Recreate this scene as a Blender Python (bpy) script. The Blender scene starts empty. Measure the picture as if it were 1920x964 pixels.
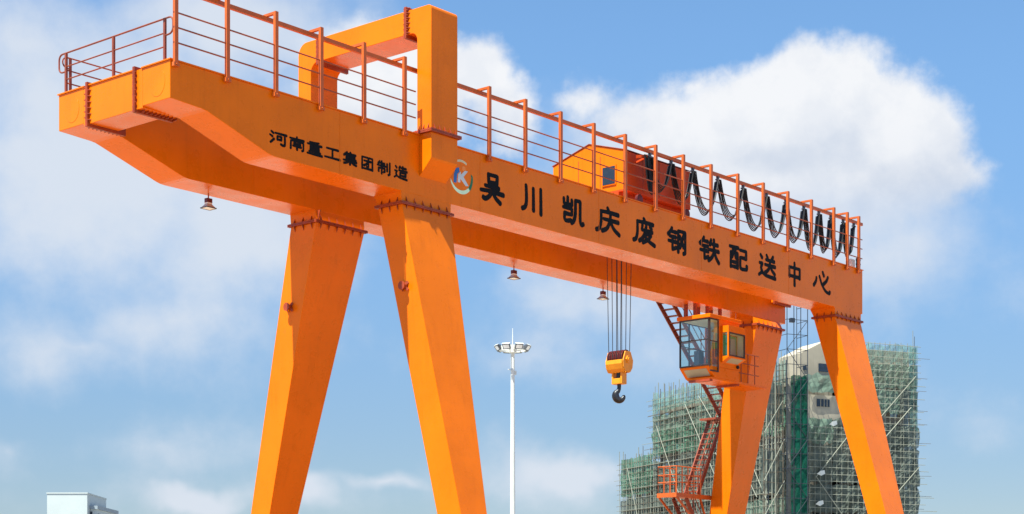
import bpy, bmesh, math, random
from mathutils import Vector, Matrix
random.seed(7)
scene = bpy.context.scene
R = math.radians

# ------------------------------------------------------------------ camera
TH = 0.7062                       # angle between the view axis and the girders
ZT = 16.083                       # height of the girder tops above the yard
CAM = Vector((-28.761, -36.005, 1.6))
cam = bpy.data.cameras.new('camera')
cam.lens = 62.31
cam.sensor_width = 36.0
cam.shift_y = 0.3598
cam.clip_start = 0.5
cam.clip_end = 6000
camo = bpy.data.objects.new('camera', cam)
scene.collection.objects.link(camo)
camo.location = CAM
camo.rotation_euler = (R(90), 0, TH - R(90))
scene.camera = camo

# ------------------------------------------------------------------ light
SUN_EL, SUN_AZ = R(64), R(1)     # the sun stands behind the left end of the girders
to_sun = Vector((-math.cos(SUN_EL) * math.cos(SUN_AZ), -math.cos(SUN_EL) * math.sin(SUN_AZ), math.sin(SUN_EL)))
sun = bpy.data.lights.new('sun', 'SUN')
sun.energy = 5.0
sun.angle = R(0.5)
sun.color = (1.0, 0.99, 0.82)
suno = bpy.data.objects.new('sun', sun)
scene.collection.objects.link(suno)
suno.rotation_euler = to_sun.to_track_quat('Z', 'Y').to_euler()
suno.location = (0, 0, 60)
scene.view_settings.view_transform = 'Standard'
scene.view_settings.look = 'None'
scene.view_settings.exposure = 1.25
scene.view_settings.gamma = 1.0
scene.view_settings.use_curve_mapping = False

# ------------------------------------------------------------------ sky with clouds
world = bpy.data.worlds.new('World')
scene.world = world
world.use_nodes = True
wt = world.node_tree
for n in list(wt.nodes): wt.nodes.remove(n)


class NT:
    """small helper to write node trees"""
    def __init__(s, t): s.t = t
    def n(s, kind, **kw):
        x = s.t.nodes.new(kind)
        for k, v in kw.items(): setattr(x, k, v)
        return x
    def link(s, a, b): s.t.links.new(a, b)
    def put(s, sock, v):
        if isinstance(v, bpy.types.NodeSocket): s.t.links.new(v, sock)
        else: sock.default_value = v
    def m(s, op, a, b=0.0, c=0.0, clamp=False):
        x = s.n('ShaderNodeMath', operation=op, use_clamp=clamp)
        for i, v in enumerate((a, b, c)): s.put(x.inputs[i], v)
        return x.outputs[0]
    def v(s, op, a, b=(0, 0, 0), out=0):
        x = s.n('ShaderNodeVectorMath', operation=op)
        s.put(x.inputs[0], a)
        s.put(x.inputs[1], b)
        return x.outputs[out]
    def noise(s, vec, scale, detail=4, rough=.55, dist=0.0, out=0):
        x = s.n('ShaderNodeTexNoise')
        s.put(x.inputs['Vector'], vec)
        x.inputs['Scale'].default_value = scale
        x.inputs['Detail'].default_value = detail
        x.inputs['Roughness'].default_value = rough
        x.inputs['Distortion'].default_value = dist
        return x.outputs[out]
    def smooth(s, v, lo, hi, a=0.0, b=1.0):
        x = s.n('ShaderNodeMapRange', interpolation_type='SMOOTHSTEP')
        s.put(x.inputs[0], v)
        for i, q in enumerate((lo, hi, a, b)): x.inputs[1 + i].default_value = q
        return x.outputs[0]
    def mix(s, f, a, b):
        x = s.n('ShaderNodeMix', data_type='RGBA')
        s.put(x.inputs['Factor'], f)
        s.put(x.inputs['A'], a)
        s.put(x.inputs['B'], b)
        return x.outputs['Result']


def ang(u, v):                    # a direction of the sky from where it is seen
    az = math.atan((u - 960) / 3323.)
    return az, math.atan((1173 - v) / 3323. * math.cos(az))


def cloud_group(name, blobs, warp, fine, amp):
    g = bpy.data.node_groups.new(name, 'ShaderNodeTree')
    g.interface.new_socket('Vector', in_out='INPUT', socket_type='NodeSocketVector')
    g.interface.new_socket('Density', in_out='OUTPUT', socket_type='NodeSocketFloat')
    q = NT(g)
    gi = q.n('NodeGroupInput')
    go = q.n('NodeGroupOutput')
    p = gi.outputs[0]
    w = q.noise(p, 20, 3, .55, 0, 1)
    w = q.v('SUBTRACT', w, (.5, .5, .5))
    w = q.v('MULTIPLY', w, (warp, warp * .7, 0))
    p2 = q.v('ADD', p, w)
    acc = None
    for (u, v, rx, ry, k) in blobs:
        a, e = ang(u, v)
        d = q.v('SUBTRACT', p2, (a, e, 0))
        d = q.v('MULTIPLY', d, (3323. / rx, 3323. / ry, 0))
        l = q.v('LENGTH', d, out=1)
        val = q.m('MULTIPLY_ADD', l, -k, k)
        if acc is None: acc = val
        else:
            x = q.n('ShaderNodeMath', operation='SMOOTH_MAX')
            q.put(x.inputs[0], acc); q.put(x.inputs[1], val); x.inputs[2].default_value = .25
            acc = x.outputs[0]
    nz = q.noise(p, fine, 8, .58)
    nz = q.m('SUBTRACT', nz, .5)
    acc = q.m('MULTIPLY_ADD', nz, amp, acc)
    q.link(acc, go.inputs[0])
    return g


W = NT(wt)
tc = W.n('ShaderNodeTexCoord')
rot = W.n('ShaderNodeVectorRotate', rotation_type='Z_AXIS')
W.link(tc.outputs['Generated'], rot.inputs['Vector'])
rot.inputs['Angle'].default_value = -TH
sp = W.n('ShaderNodeSeparateXYZ')
W.link(rot.outputs[0], sp.inputs[0])
az = W.m('ARCTAN2', W.m('MULTIPLY', sp.outputs[1], -1.0), sp.outputs[0])
el = W.m('ARCSINE', sp.outputs[2])
cb = W.n('ShaderNodeCombineXYZ')
W.link(az, cb.inputs[0]); W.link(el, cb.inputs[1])
P = cb.outputs[0]
puffs = [(1540, 195, 185, 132, 1.6), (1430, 235, 200, 125, 1.5), (1680, 270, 165, 140, 1.5), (1290, 255, 190, 115, .95), (1175, 240, 120, 80, .5),
         (1460, 345, 400, 125, 1.5), (1755, 330, 110, 90, .8), (1110, 195, 90, 60, .5),
         (900, 135, 85, 90, 1.1), (790, 170, 130, 130, 1.1), (945, 210, 90, 90, .8), (690, 150, 160, 130, 1.1),]
haze = [(200, 280, 380, 330, 1.7), (430, 420, 300, 240, 1.5), (60, 100, 300, 200, 1.0), (330, 600, 340, 140, 1.0), (450, 60, 330, 150, 1.5),
        (650, 250, 220, 190, 1.3), (90, 640, 260, 110, .8), (1120, 560, 260, 110, 1.1), (1010, 660, 240, 90, .7), (1450, 460, 480, 190, 1.5),
        (1750, 560, 280, 140, .3), (300, 840, 300, 80, .5), (1300, 640, 250, 120, .6), (1150, 300, 240, 150, .9), (1850, 780, 260, 90, .25),
        (480, 930, 420, 60, .7), (1000, 900, 320, 100, .8), (30, 850, 100, 40, .6), (380, 932, 170, 44, 1.9), (590, 925, 80, 52, 1.7), (1060, 890, 150, 66, 1.6), (720, 910, 110, 30, 1.2), (150, 640, 260, 60, .9), (200, 330, 200, 120, 1.9), (50, 300, 140, 100, 1.6)]
gA = cloud_group('cumulus_clouds', puffs, .018, 36, 1.12)
gB = cloud_group('thin_clouds', haze, .05, 16, 1.7)


def group(g, vec):
    x = W.n('ShaderNodeGroup')
    x.node_tree = g
    W.put(x.inputs[0], vec)
    return x.outputs[0]


dA = group(gA, P)
dA2 = group(gA, W.v('ADD', P, (-.010, .020, 0)))
dB = group(gB, P)
aA = W.smooth(dA, .03, .54)
aB = W.smooth(dB, -.05, 1.25, 0, .92)
lump = W.noise(P, 26, 5, .6)                # billows inside the cloud
rise = W.smooth(el, ang(1500, 430)[1], ang(1500, 150)[1])  # clouds are grey at the base
shade = W.m('ADD', W.m('MULTIPLY', W.smooth(W.m('SUBTRACT', dA, dA2), -.5, .4), .40), W.m('MULTIPLY', W.smooth(lump, .36, .64), .30))
shade = W.m('ADD', shade, W.m('MULTIPLY', rise, .36), clamp=True)
aA = W.m('MULTIPLY', aA, W.smooth(el, ang(1500, 500)[1], ang(1500, 330)[1]))
sky = W.n('ShaderNodeTexSky', sky_type='NISHITA')
sky.sun_disc = False
sky.sun_elevation = SUN_EL
sky.sun_rotation = math.atan2(to_sun.x, to_sun.y)
sky.altitude = 0
sky.air_density = 1.0
sky.dust_density = 0.2
sky.ozone_density = 4.0
K = 0.072                          # strength of the sky background
hi = [c / K / 2.38 for c in (.94, .95, .97)]
lo = [c / K / 2.38 for c in (.62, .69, .81)]
hz = [c / K / 2.38 for c in (.73, .79, .88)]
ccol = W.mix(shade, (*lo, 1), (*hi, 1))
air = W.n('ShaderNodeVectorMath', operation='MULTIPLY')     # thicker air towards the horizon
W.link(sky.outputs[0], air.inputs[0])
W.link(W.mix(W.smooth(el, .03, .34), (.53, .545, .60, 1), (.86, 1.03, 1.08, 1)), air.inputs[1])
col = W.mix(aB, air.outputs[0], (*hz, 1))
col = W.mix(W.m('MULTIPLY', aA, .96), col, ccol)
bg = W.n('ShaderNodeBackground')
W.link(col, bg.inputs[0])
bg.inputs[1].default_value = K
wo = W.n('ShaderNodeOutputWorld')
W.link(bg.outputs[0], wo.inputs[0])


# ------------------------------------------------------------------ materials
def mat(name, base, rough=.5, metal=0.0, var=.10, vscale=1.5, streak=0.0, bump=0.0, bscale=8.0, spec=.5, dirt=None, dirt_amt=0.0, tint=None):
    m = bpy.data.materials.new(name)
    m.use_nodes = True
    t = NT(m.node_tree)
    b = m.node_tree.nodes['Principled BSDF']
    co = t.n('ShaderNodeTexCoord').outputs['Object']
    n1 = t.noise(co, vscale, 5, .6)
    f = t.smooth(n1, .3, .7)
    dark = tuple(c * (1 - var) for c in base)
    lite = tuple(min(1, c * (1 + var)) for c in base)
    c = t.mix(f, (*dark, 1), (*lite, 1))
    if streak:
        s = t.noise(t.v('MULTIPLY', co, (5, 5, .22)), 1.0, 4, .6)
        c = t.mix(t.smooth(s, .5, .8, 0, streak), c, (*[q * .55 for q in base], 1))
    if dirt:
        s = t.noise(co, 3.2, 8, .7)
        c = t.mix(t.smooth(s, .56, .78, 0, dirt_amt), c, (*dirt, 1))
    t.link(c, b.inputs['Base Color'])
    r = t.noise(co, vscale * 4, 4, .6)
    t.link(t.smooth(r, .3, .7, rough * .85, min(1, rough * 1.15)), b.inputs['Roughness'])
    b.inputs['Metallic'].default_value = metal
    b.inputs['Specular IOR Level'].default_value = spec
    if tint: b.inputs['Specular Tint'].default_value = (*tint, 1)
    if bump:
        bn = t.n('ShaderNodeBump')
        bn.inputs['Strength'].default_value = bump
        bn.inputs['Distance'].default_value = .02
        t.link(t.noise(co, bscale, 3, .5), bn.inputs['Height'])
        t.link(bn.outputs[0], b.inputs['Normal'])
    return m


ORANGE = (.72, .157, .0022)
M = {
    'orange': mat('orange_paint', ORANGE, .30, 0, .08, .5, .24, .22, 1.1, .5, (.40, .12, .025), .32, (1, .55, .18)),
    'post': mat('railing_paint', (.46, .095, .012), .45, 0, .12, 2.0, .15),
    'rail': mat('rust_red_rail', (.22, .045, .02), .5, 0, .15, 2.0),
    'flange': mat('shaded_flange_paint', (.28, .04, .01), .5, 0, .18, 4.0, .2),  # shade at the joints is put into this darker red
    'red': mat('red_orange_sheet', (.50, .058, .007), .5, 0, .10, 1.0, .2, spec=.3),
    'black_paint': mat('black_lettering', (.004, .004, .006), .6, 0, .1, spec=.12, dirt=(.16, .04, .006), dirt_amt=.5),
    'rubber': mat('black_cable', (.010, .010, .013), .45, spec=.3),
    'steel': mat('bare_steel', (.30, .30, .31), .4, .8, .15),
    'rope': mat('greased_rope', (.035, .035, .04), .5, .3),
    'yellow': mat('yellow_paint', (.70, .27, .008), .4, 0, .10, 3.0, .2, 0, 8, .5, (.2, .1, .02), .4),
    'darkred': mat('dark_red_sheave', (.10, .014, .016), .45, .2, .3, 6.0),
    'hook': mat('forged_hook', (.03, .035, .045), .4, .6, .3, 6.0),
    'frame': mat('dark_window_frame', (.03, .02, .02), .4),
    'white': mat('white_paint', (.62, .64, .64), .45, 0, .04),
    'lamp_glass': mat('lamp_glass', (.80, .82, .85), .15),
    'lamp_grey': mat('lamp_housing', (.10, .11, .13), .4, .4),
    'lining': mat('pale_green_lining', (.66, .80, .72), .6),
    'lamp_pale': mat('pale_lamp_housing', (.42, .44, .46), .4),
    'gold': mat('green_seat_cloth', (.10, .42, .20), .8),
    'panel': mat('pale_panel', (.36, .40, .34), .5),
    'window_dark': mat('dark_window_pane', (.02, .03, .05), .12, 0, .2),
    'blue': mat('emblem_blue', (.02, .13, .46), .5),
    'silver': mat('emblem_silver', (.50, .60, .68), .5),
    'green': mat('emblem_green', (.006, .15, .065), .5),
    'pale_green': mat('emblem_pale_green', (.58, .86, .64), .5),
    'cream': mat('emblem_cream', (.58, .56, .36), .5),
    'emblem_orange': mat('emblem_orange', (.80, .24, .03), .5),
    'concrete': mat('raw_concrete', (.22, .21, .19), .9, 0, .2, .35, .35, .3, 3, .3),
    'plaster': mat('cream_plaster', (.34, .305, .25), .9, 0, .12, .3, .25, .2, 3, .3),
    'brick': mat('grey_brick', (.17, .155, .135), .9, 0, .25, .5, .2, .3, 6, .3),
    'interior': mat('painted_room_shade', (.035, .035, .035), .9, 0, .2, .3),  # near-black colour paints in the shade of the rooms
    'pole': mat('weathered_bamboo', (.225, .235, .20), .7, 0, .25, .5),
    'pole_dark': mat('steel_tube', (.08, .09, .10), .5, .4, .2, .6),
    'pole_brown': mat('brown_bamboo', (.105, .085, .065), .8, 0, .3, .6),
    'mast': mat('blue_grey_mast', (.03, .037, .055), .5, .3, .2),
    'far_white': mat('haze_paled_wall', (.42, .47, .50), .6, 0, .05, .1),  # distance haze is mixed into the white wall colour
    'far_grey': mat('slate_cornice', (.25, .30, .36), .7),
}


def glass_mat():
    m = bpy.data.materials.new('window_glass')
    m.use_nodes = True
    t = NT(m.node_tree)
    for n in list(m.node_tree.nodes): m.node_tree.nodes.remove(n)
    tr = t.n('ShaderNodeBsdfTransparent'); tr.inputs[0].default_value = (.82, .95, .93, 1)
    gl = t.n('ShaderNodeBsdfGlossy'); gl.inputs['Roughness'].default_value = .03
    fr = t.n('ShaderNodeLayerWeight'); fr.inputs[0].default_value = .5
    mx = t.n('ShaderNodeMixShader')
    t.link(t.m('MULTIPLY_ADD', t.m('POWER', fr.outputs['Facing'], 4.0), .7, .16), mx.inputs[0])
    t.link(tr.outputs[0], mx.inputs[1]); t.link(gl.outputs[0], mx.inputs[2])
    o = t.n('ShaderNodeOutputMaterial'); t.link(mx.outputs[0], o.inputs[0])
    return m


def net_mat(name, c, open_, var=.35):
    m = bpy.data.materials.new(name)
    m.use_nodes = True
    t = NT(m.node_tree)
    for n in list(m.node_tree.nodes): m.node_tree.nodes.remove(n)
    co = t.n('ShaderNodeTexCoord').outputs['Object']
    n1 = t.noise(co, .28, 6, .65)
    n2 = t.noise(t.v('MULTIPLY', co, (1.4, 1.4, .35)), .8, 4, .6)
    cc = t.mix(t.smooth(n1, .3, .7), (*[q * (1 - var) for q in c], 1), (*[min(1, q * (1 + var)) for q in c], 1))
    df = t.n('ShaderNodeBsdfDiffuse'); t.link(cc, df.inputs[0])
    tl = t.n('ShaderNodeBsdfTranslucent'); t.link(cc, tl.inputs[0])
    a = t.n('ShaderNodeMixShader'); a.inputs[0].default_value = .35
    t.link(df.outputs[0], a.inputs[1]); t.link(tl.outputs[0], a.inputs[2])
    tr = t.n('ShaderNodeBsdfTransparent')
    b = t.n('ShaderNodeMixShader')
    t.link(t.smooth(n2, .3, .75, max(0, open_ - .18), min(1, open_ + .25)), b.inputs[0])
    t.link(a.outputs[0], b.inputs[1]); t.link(tr.outputs[0], b.inputs[2])
    o = t.n('ShaderNodeOutputMaterial'); t.link(b.outputs[0], o.inputs[0])
    return m


M['glass'] = glass_mat()
M['net_light'] = net_mat('pale_green_net', (.20, .29, .24), .12)
M['net_cyan'] = net_mat('pale_cyan_net', (.22, .38, .34), .42)
M['net_green'] = net_mat('green_net', (.12, .24, .175), .10)
M['net_dark'] = net_mat('dark_teal_net', (.012, .10, .07), .10)
M['net_grey'] = net_mat('dusty_grey_net', (.145, .175, .16), .07)


# ------------------------------------------------------------------ mesh helpers
class MB:
    def __init__(s): s.vs, s.fs, s.mi = [], [], []
    def poly(s, pts, faces, mi=0):
        o = len(s.vs)
        s.vs += [tuple(p) for p in pts]
        s.fs += [tuple(o + i for i in f) for f in faces]
        s.mi += [mi] * len(faces)
        return s
    def box(s, x0, x1, y0, y1, z0, z1, mi=0):
        p = [(x, y, z) for z in (z0, z1) for y in (y0, y1) for x in (x0, x1)]
        return s.poly(p, [(0, 2, 3, 1), (4, 5, 7, 6), (0, 1, 5, 4), (2, 6, 7, 3), (0, 4, 6, 2), (1, 3, 7, 5)], mi)
    def prism(s, pts, axis, a, b, mi=0):
        def mk(p, t):
            if axis == 'x': return (t, p[0], p[1])
            if axis == 'y': return (p[0], t, p[1])
            return (p[0], p[1], t)
        n = len(pts)
        v = [mk(p, a) for p in pts] + [mk(p, b) for p in pts]
        f = [tuple(range(n)), tuple(range(2 * n - 1, n - 1, -1))]
        f += [(i, (i + 1) % n, n + (i + 1) % n, n + i) for i in range(n)]
        return s.poly(v, f, mi)
    def loft(s, rings, cap=True, mi=0):
        n = len(rings[0])
        v = [p for r in rings for p in r]
        f = []
        for k in range(len(rings) - 1):
            for i in range(n):
                j = (i + 1) % n
                f.append((k * n + i, k * n + j, (k + 1) * n + j, (k + 1) * n + i))
        if cap:
            f.append(tuple(range(n - 1, -1, -1)))
            f.append(tuple((len(rings) - 1) * n + i for i in range(n)))
        return s.poly(v, f, mi)
    def tube(s, pts, r, n=8, mi=0, cap=True):
        pts = [Vector(p) for p in pts]
        rs = r if isinstance(r, (list, tuple)) else [r] * len(pts)
        rings = []
        up = None
        for i, p in enumerate(pts):
            t = (pts[min(i + 1, len(pts) - 1)] - pts[max(i - 1, 0)]).normalized()
            if up is None:
                up = Vector((0, 0, 1)) if abs(t.z) < .9 else Vector((1, 0, 0))
            x = t.cross(up).normalized()
            y = x.cross(t).normalized()
            up = y
            a0 = math.pi / 4 if n == 4 else 0
            rings.append([p + rs[i] * (math.cos(a0 + 2 * math.pi * k / n) * x + math.sin(a0 + 2 * math.pi * k / n) * y) for k in range(n)])
        return s.loft(rings, cap, mi)
    def bar(s, a, b, w, h, mi=0):          # rectangular bar from a to b
        a, b = Vector(a), Vector(b)
        t = (b - a).normalized()
        up = Vector((0, 0, 1)) if abs(t.z) < .95 else Vector((0, 1, 0))
        x = t.cross(up).normalized() * w / 2
        y = x.cross(t).normalized() * h / 2
        return s.loft([[q - x - y, q + x - y, q + x + y, q - x + y] for q in (a, b)], True, mi)
    def mesh(s, name, mats, smooth=False):
        me = bpy.data.meshes.new(name)
        me.from_pydata(s.vs, [], s.fs)
        for m in (mats if isinstance(mats, (list, tuple)) else [mats]): me.materials.append(m)
        me.polygons.foreach_set('material_index', s.mi)
        bm = bmesh.new(); bm.from_mesh(me)
        bmesh.ops.recalc_face_normals(bm, faces=bm.faces)
        if smooth:
            for f in bm.faces: f.smooth = True
            for e in bm.edges:
                if len(e.link_faces) == 2 and e.calc_face_angle(0) > .7: e.smooth = False
        bm.to_mesh(me); bm.free()
        return me
    def build(s, name, mats, parent=None, smooth=False, loc=None, bevel=0):
        o = bpy.data.objects.new(name, s.mesh(name, mats, smooth))
        scene.collection.objects.link(o)
        if parent: o.parent = parent
        if loc: o.location = loc
        if bevel:
            b = o.modifiers.new('bevel', 'BEVEL')
            b.width = bevel; b.segments = 2; b.limit_method = 'ANGLE'; b.angle_limit = R(40)
        return o


def tag(o, label=None, cat=None, group=None, kind=None):
    if label: o['label'] = label
    if cat: o['category'] = cat
    if group: o['group'] = group
    if kind: o['kind'] = kind
    return o


def empty(name, loc=(0, 0, 0), rz=0, parent=None):
    o = bpy.data.objects.new(name, None)
    o.empty_display_size = .3
    scene.collection.objects.link(o)
    o.location = loc
    o.rotation_euler = (0, 0, rz)
    if parent: o.parent = parent
    return o


def dup(o, parent=None, loc=None, rot=None):
    c = o.copy()
    scene.collection.objects.link(c)
    c.parent = parent
    if loc is not None: c.location = loc
    if rot is not None: c.rotation_euler = rot
    for ch in list(o.children): dup(ch, c)
    return c


def arc(cx, cy, r, a0, a1, n=8):
    return [(cx + r * math.cos(R(a0 + (a1 - a0) * k / n)), cy + r * math.sin(R(a0 + (a1 - a0) * k / n))) for k in range(n + 1)]


# ------------------------------------------------------------------ the yard
g = MB()
g.poly([(-3000, -3000, 0), (3000, -3000, 0), (3000, 3000, 0), (-3000, 3000, 0)], [(0, 1, 2, 3)])
ground = g.build('ground', mat('pale_concrete', (.28, .265, .24), .9, 0, .12, .08, 0, .2, 1.0, .3))
tag(ground, kind='structure')
g = MB()
g.poly([(-30, -26, .005), (70, -26, .005), (70, 34, .005), (-30, 34, .005)], [(0, 1, 2, 3)])
tag(g.build('yard', mat('red_bounce_earth', (.33, .175, .09), .95, 0, .25, .15, 0, .4, 2.0, .2)), kind='structure')  # unseen sheet, added and reddened to bounce warm fill onto the crane

# ------------------------------------------------------------------ the gantry crane
# crane space: x along the girders, y from the lettered girder to the other, z = 0 on the girder tops
S, GW, GH, L = 4.773, 1.1225, 1.8, 35.46
crane = empty('gantry_crane', (0, 0, ZT))
tag(crane, 'big orange double girder gantry crane with black lettering, standing on four splayed legs', 'gantry crane')


def girder(y0, y1):
    prof = [(0, -.03), (L, -.03), (L, -GH), (3.62, -GH), (3.45, -1.787), (3.30, -1.752)]
    prof += [(1.32, -1.115), (1.2, -1.078), (1.05, -1.058), (0, -1.005)]
    m = MB().prism(prof, 'y', y0, y1)
    o = m.build('main_girder', M['orange'], crane, bevel=.012)
    MB().box(-.03, L + .03, y0 - .035, y1 + .035, -.03 + .002, .005).build('top_flange', M['orange'], o)
    ym = (y0 + y1) / 2
    MB().box(.3, L - .3, ym - .035, ym + .035, .005, .13).build('crane_rail', M['steel'], o)
    ring = [(ym - .05 + .31 * math.cos(a * math.pi / 12), -.52 + .36 * math.sin(a * math.pi / 12)) for a in range(24)]
    MB().prism(ring, 'x', -.006, .002).build('access_cover', M['orange'], o)
    return o


g_near = girder(0, GW)
g_far = girder(S - GW, S)


def gussets_x(m, x0, x1, y, z, s, n, dy):
    """little triangular plates along an edge parallel to x; s = +-1 up or down, dy = outward side"""
    for k in range(n):
        x = x0 + (x1 - x0) * (k + .5) / n
        m.poly([(x - .01, y, z), (x - .01, y + dy * .075, z), (x - .01, y, z + s * .17), (x + .01, y, z), (x + .01, y + dy * .075, z), (x + .01, y, z + s * .17)],
               [(0, 1, 2), (5, 4, 3), (0, 3, 4, 1), (1, 4, 5, 2), (2, 5, 3, 0)])


def gussets_y(m, y0, y1, x, z, s, n, dx):
    for k in range(n):
        y = y0 + (y1 - y0) * (k + .5) / n
        m.poly([(x, y - .01, z), (x + dx * .075, y - .01, z), (x, y - .01, z + s * .17), (x, y + .01, z), (x + dx * .075, y + .01, z), (x, y + .01, z + s * .17)],
               [(0, 1, 2), (5, 4, 3), (0, 3, 4, 1), (1, 4, 5, 2), (2, 5, 3, 0)])


def bolts(m, pts, h=.035, r=.022):
    for (x, y, z) in pts:
        m.tube([(x, y, z - h), (x, y, z + h)], r, 6)


for x in (6.0, 11.95, 17.9, 23.9, 29.8):       # butt welds of the web plates
    MB().box(x - .011, x + .011, -.006, .001, -GH + .012, -.031).build('weld_seam', M['orange'], g_near)
    MB().box(x - .011, x + .011, S - GW - .006, S - GW + .001, -GH + .012, -.031).build('weld_seam', M['orange'], g_far)
# -- end beams between the girder ends, with bolted joints
def end_beam(x0, x1, stub):
    d = 1 if x0 < 5 else -1
    o = MB().box(x0, x1, 1.46, 3.40, -1.05, -.03).build('end_beam', M['orange'], crane, bevel=.01)
    MB().box(x0 - .03, x1 + .03, 1.46, 3.40, -.028, .004).build('top_flange', M['orange'], o)
    for (ya, yb, yf, sgn) in ((GW, 1.37, 1.37, 1), (3.49, S - GW, 3.45, -1)):
        xa, xb = (x0, x0 + stub) if d > 0 else (x1 - stub, x1)
        MB().box(xa + .003, xb - .003, ya, yb, -1.05, -.031).build('girder_stub', M['orange'], o)
        f = MB().box(xa - .07, xb + .05, yf, yf + .04, -1.13, .06)
        f.box(xa - .07, xb + .05, yf + (.05 if sgn > 0 else -.05), yf + (.09 if sgn > 0 else -.01), -1.13, .06)
        n = 6
        xe = xa if d > 0 else xb
        for k in range(n):                       # ribs down the end face
            z = -.12 - .95 * (k + .2) / n
            yb2 = yf + (.09 if sgn > 0 else -.05)
            dy = .10 * sgn
            f.poly([(xe, yb2, z), (xe, yb2 + dy, z), (xe - .07 * d, yb2, z), (xe, yb2, z - .014), (xe, yb2 + dy, z - .014), (xe - .07 * d, yb2, z - .014)],
                   [(0, 1, 2), (5, 4, 3), (0, 3, 4, 1), (1, 4, 5, 2), (2, 5, 3, 0)])
            f.tube([(xe - .045 * d, yf - .03, z + .07), (xe - .045 * d, yf + .11, z + .07)], .018, 6)
        for k in range(9):                       # ribs and bolts along the bottom
            x = xa + .08 + (xb - xa - .1) * k / 8
            f.tube([(x, yf - .03, -1.09), (x, yf + .11, -1.09)], .02, 6)
            if sgn > 0: f.box(x + .05, x + .066, 1.20, 1.37, -1.11, -1.05)
            else: f.box(x + .05, x + .066, 3.54, 3.63, -1.11, -1.05)
        f.build('joint_flange', M['flange'], o)
    return o


end_beam(0.0, .95, 1.15)
end_beam(L - .95, L, 1.15)


# -- legs
def leg(x0, x1, y0, y1, bx0, bx1, by0, by1, near, lug=None):
    """top rectangle at z=-2.15 and the section the leg has at z=-11, carried on to the yard"""
    zt, zb, ze = -2.18, -11.0, -ZT + .9
    def sec(z):
        t = (zt - z) / (zt - zb)
        a = [p + (q - p) * t for p, q in ((x0, bx0), (x1, bx1), (y0, by0), (y1, by1))]
        return [(a[0], a[2], z), (a[1], a[2], z), (a[1], a[3], z), (a[0], a[3], z)]
    m = MB().loft([sec(zt), sec(-4), sec(-7), sec(-11), sec(ze)])
    o = m.build('leg', M['orange'], crane, bevel=.012)
    # the stub welded under the girder
    gy0, gy1 = (0, GW) if near else (S - GW, S)
    s0 = [(x0 - .02, gy0 + .003, -GH), (x1 + .02, gy0 + .003, -GH), (x1 + .02, gy1 - .003, -GH), (x0 - .02, gy1 - .003, -GH)]
    s1 = [(x0, y0, -2.10), (x1, y0, -2.10), (x1, y1, -2.10), (x0, y1, -2.10)]
    MB().loft([s0, s1]).build('leg_stub', M['orange'], o)
    f = MB().box(x0 - .08, x1 + .08, y0 - .08, y1 + .08, -2.138, -2.10)
    f.box(x0 - .08, x1 + .08, y0 - .08, y1 + .08, -2.18, -2.144)
    for s, z in ((1, -2.10), (-1, -2.18)):
        gussets_x(f, x0, x1, y0, z, s, 6, -1)
        gussets_x(f, x0, x1, y1, z, s, 6, 1)
        gussets_y(f, y0, y1, x0, z, s, 3, -1)
        gussets_y(f, y0, y1, x1, z, s, 3, 1)
    pts = []
    for k in range(13):
        x = x0 + (x1 - x0) * k / 12
        pts += [(x, y0 - .05, -2.14), (x, y1 + .05, -2.14)]
    for k in range(6):
        y = y0 + (y1 - y0) * k / 5
        pts += [(x0 - .05, y, -2.14), (x1 + .05, y, -2.14)]
    bolts(f, pts, .05, .016)
    f.build('joint_flange', M['flange'], o)
    if lug:
        yl, zl = lug
        t = (zt - zl) / (zt - zb)
        xl = x0 + (bx0 - x0) * t
        q = MB()
        q.tube([(xl + .05, yl, zl), (xl - .16, yl, zl)], .085, 12)
        q.tube([(xl - .16, yl, zl), (xl - .19, yl, zl)], .13, 12)
        for k in range(4):
            a = R(45 + 90 * k)
            q.bar((xl - .07, yl + .05 * math.cos(a), zl + .05 * math.sin(a)), (xl - .02, yl + .17 * math.cos(a), zl + .17 * math.sin(a)), .02, .08)
        q.build('lifting_lug', M['flange'], o, smooth=True)
    return o


leg(8.50, 10.60, 0.0, .97, 8.96, 10.14, -1.83, -.91, True, (-.03, -4.57))
leg(8.50, 10.55, 3.62, 4.76, 8.90, 10.10, 6.20, 7.10, False, (4.90, -4.62))
leg(33.27, 35.32, 0.0, .97, 33.57, 35.03, -2.34, -1.57, True)
leg(32.95, 34.97, 3.48, 4.72, 33.32, 34.58, 5.37, 6.21, False)

# haunch plates on the inner side of the leg heads
for (x, y, d) in ((8.5, .97, 1), (33.27, .97, 1), (8.5, 3.62, -1)):
    q = MB().prism([(y, -GH - .002), (y + .1 * d, -GH - .002), (y + .02 * d, -2.09), (y, -2.09)], 'x', x + .06, x + .09)
    q.build('haunch_plate', M['flange'], crane)

# sill beams and wheels on the yard
for xs, ya, yb in ((9.5, -3.3, 9.0), (34.2, -3.9, 7.6)):
    o = MB().box(xs - .45, xs + .45, ya - 1.2, yb + 1.2, -ZT + .35, -ZT + .93).build('sill_beam', M['orange'], crane)
    for y in (ya - .6, ya + .4, yb - .4, yb + .6):
        MB().tube([(xs - .1, y, -ZT + .3), (xs + .1, y, -ZT + .3)], .3, 20).build('wheel', M['steel'], o, smooth=True)

# -- saddle frame over the girders
SX0, SX1 = 9.25, 10.40
outer = [(-.47, .10)] + [(-.47, 3.62)] + arc(-.35, 3.64, .12, 180, 90, 4) + arc(4.86, 3.38, .38, 90, 0, 8) + [(5.24, .10)]
inner = [(4.67, .10)] + arc(4.37, 2.75, .30, 0, 90, 8) + arc(.34, 2.81, .24, 90, 180, 6) + [(.10, .10)]
sad = MB().prism(outer + inner, 'x', SX0, SX1).build('saddle_frame', M['orange'], crane, bevel=.012)
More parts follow.
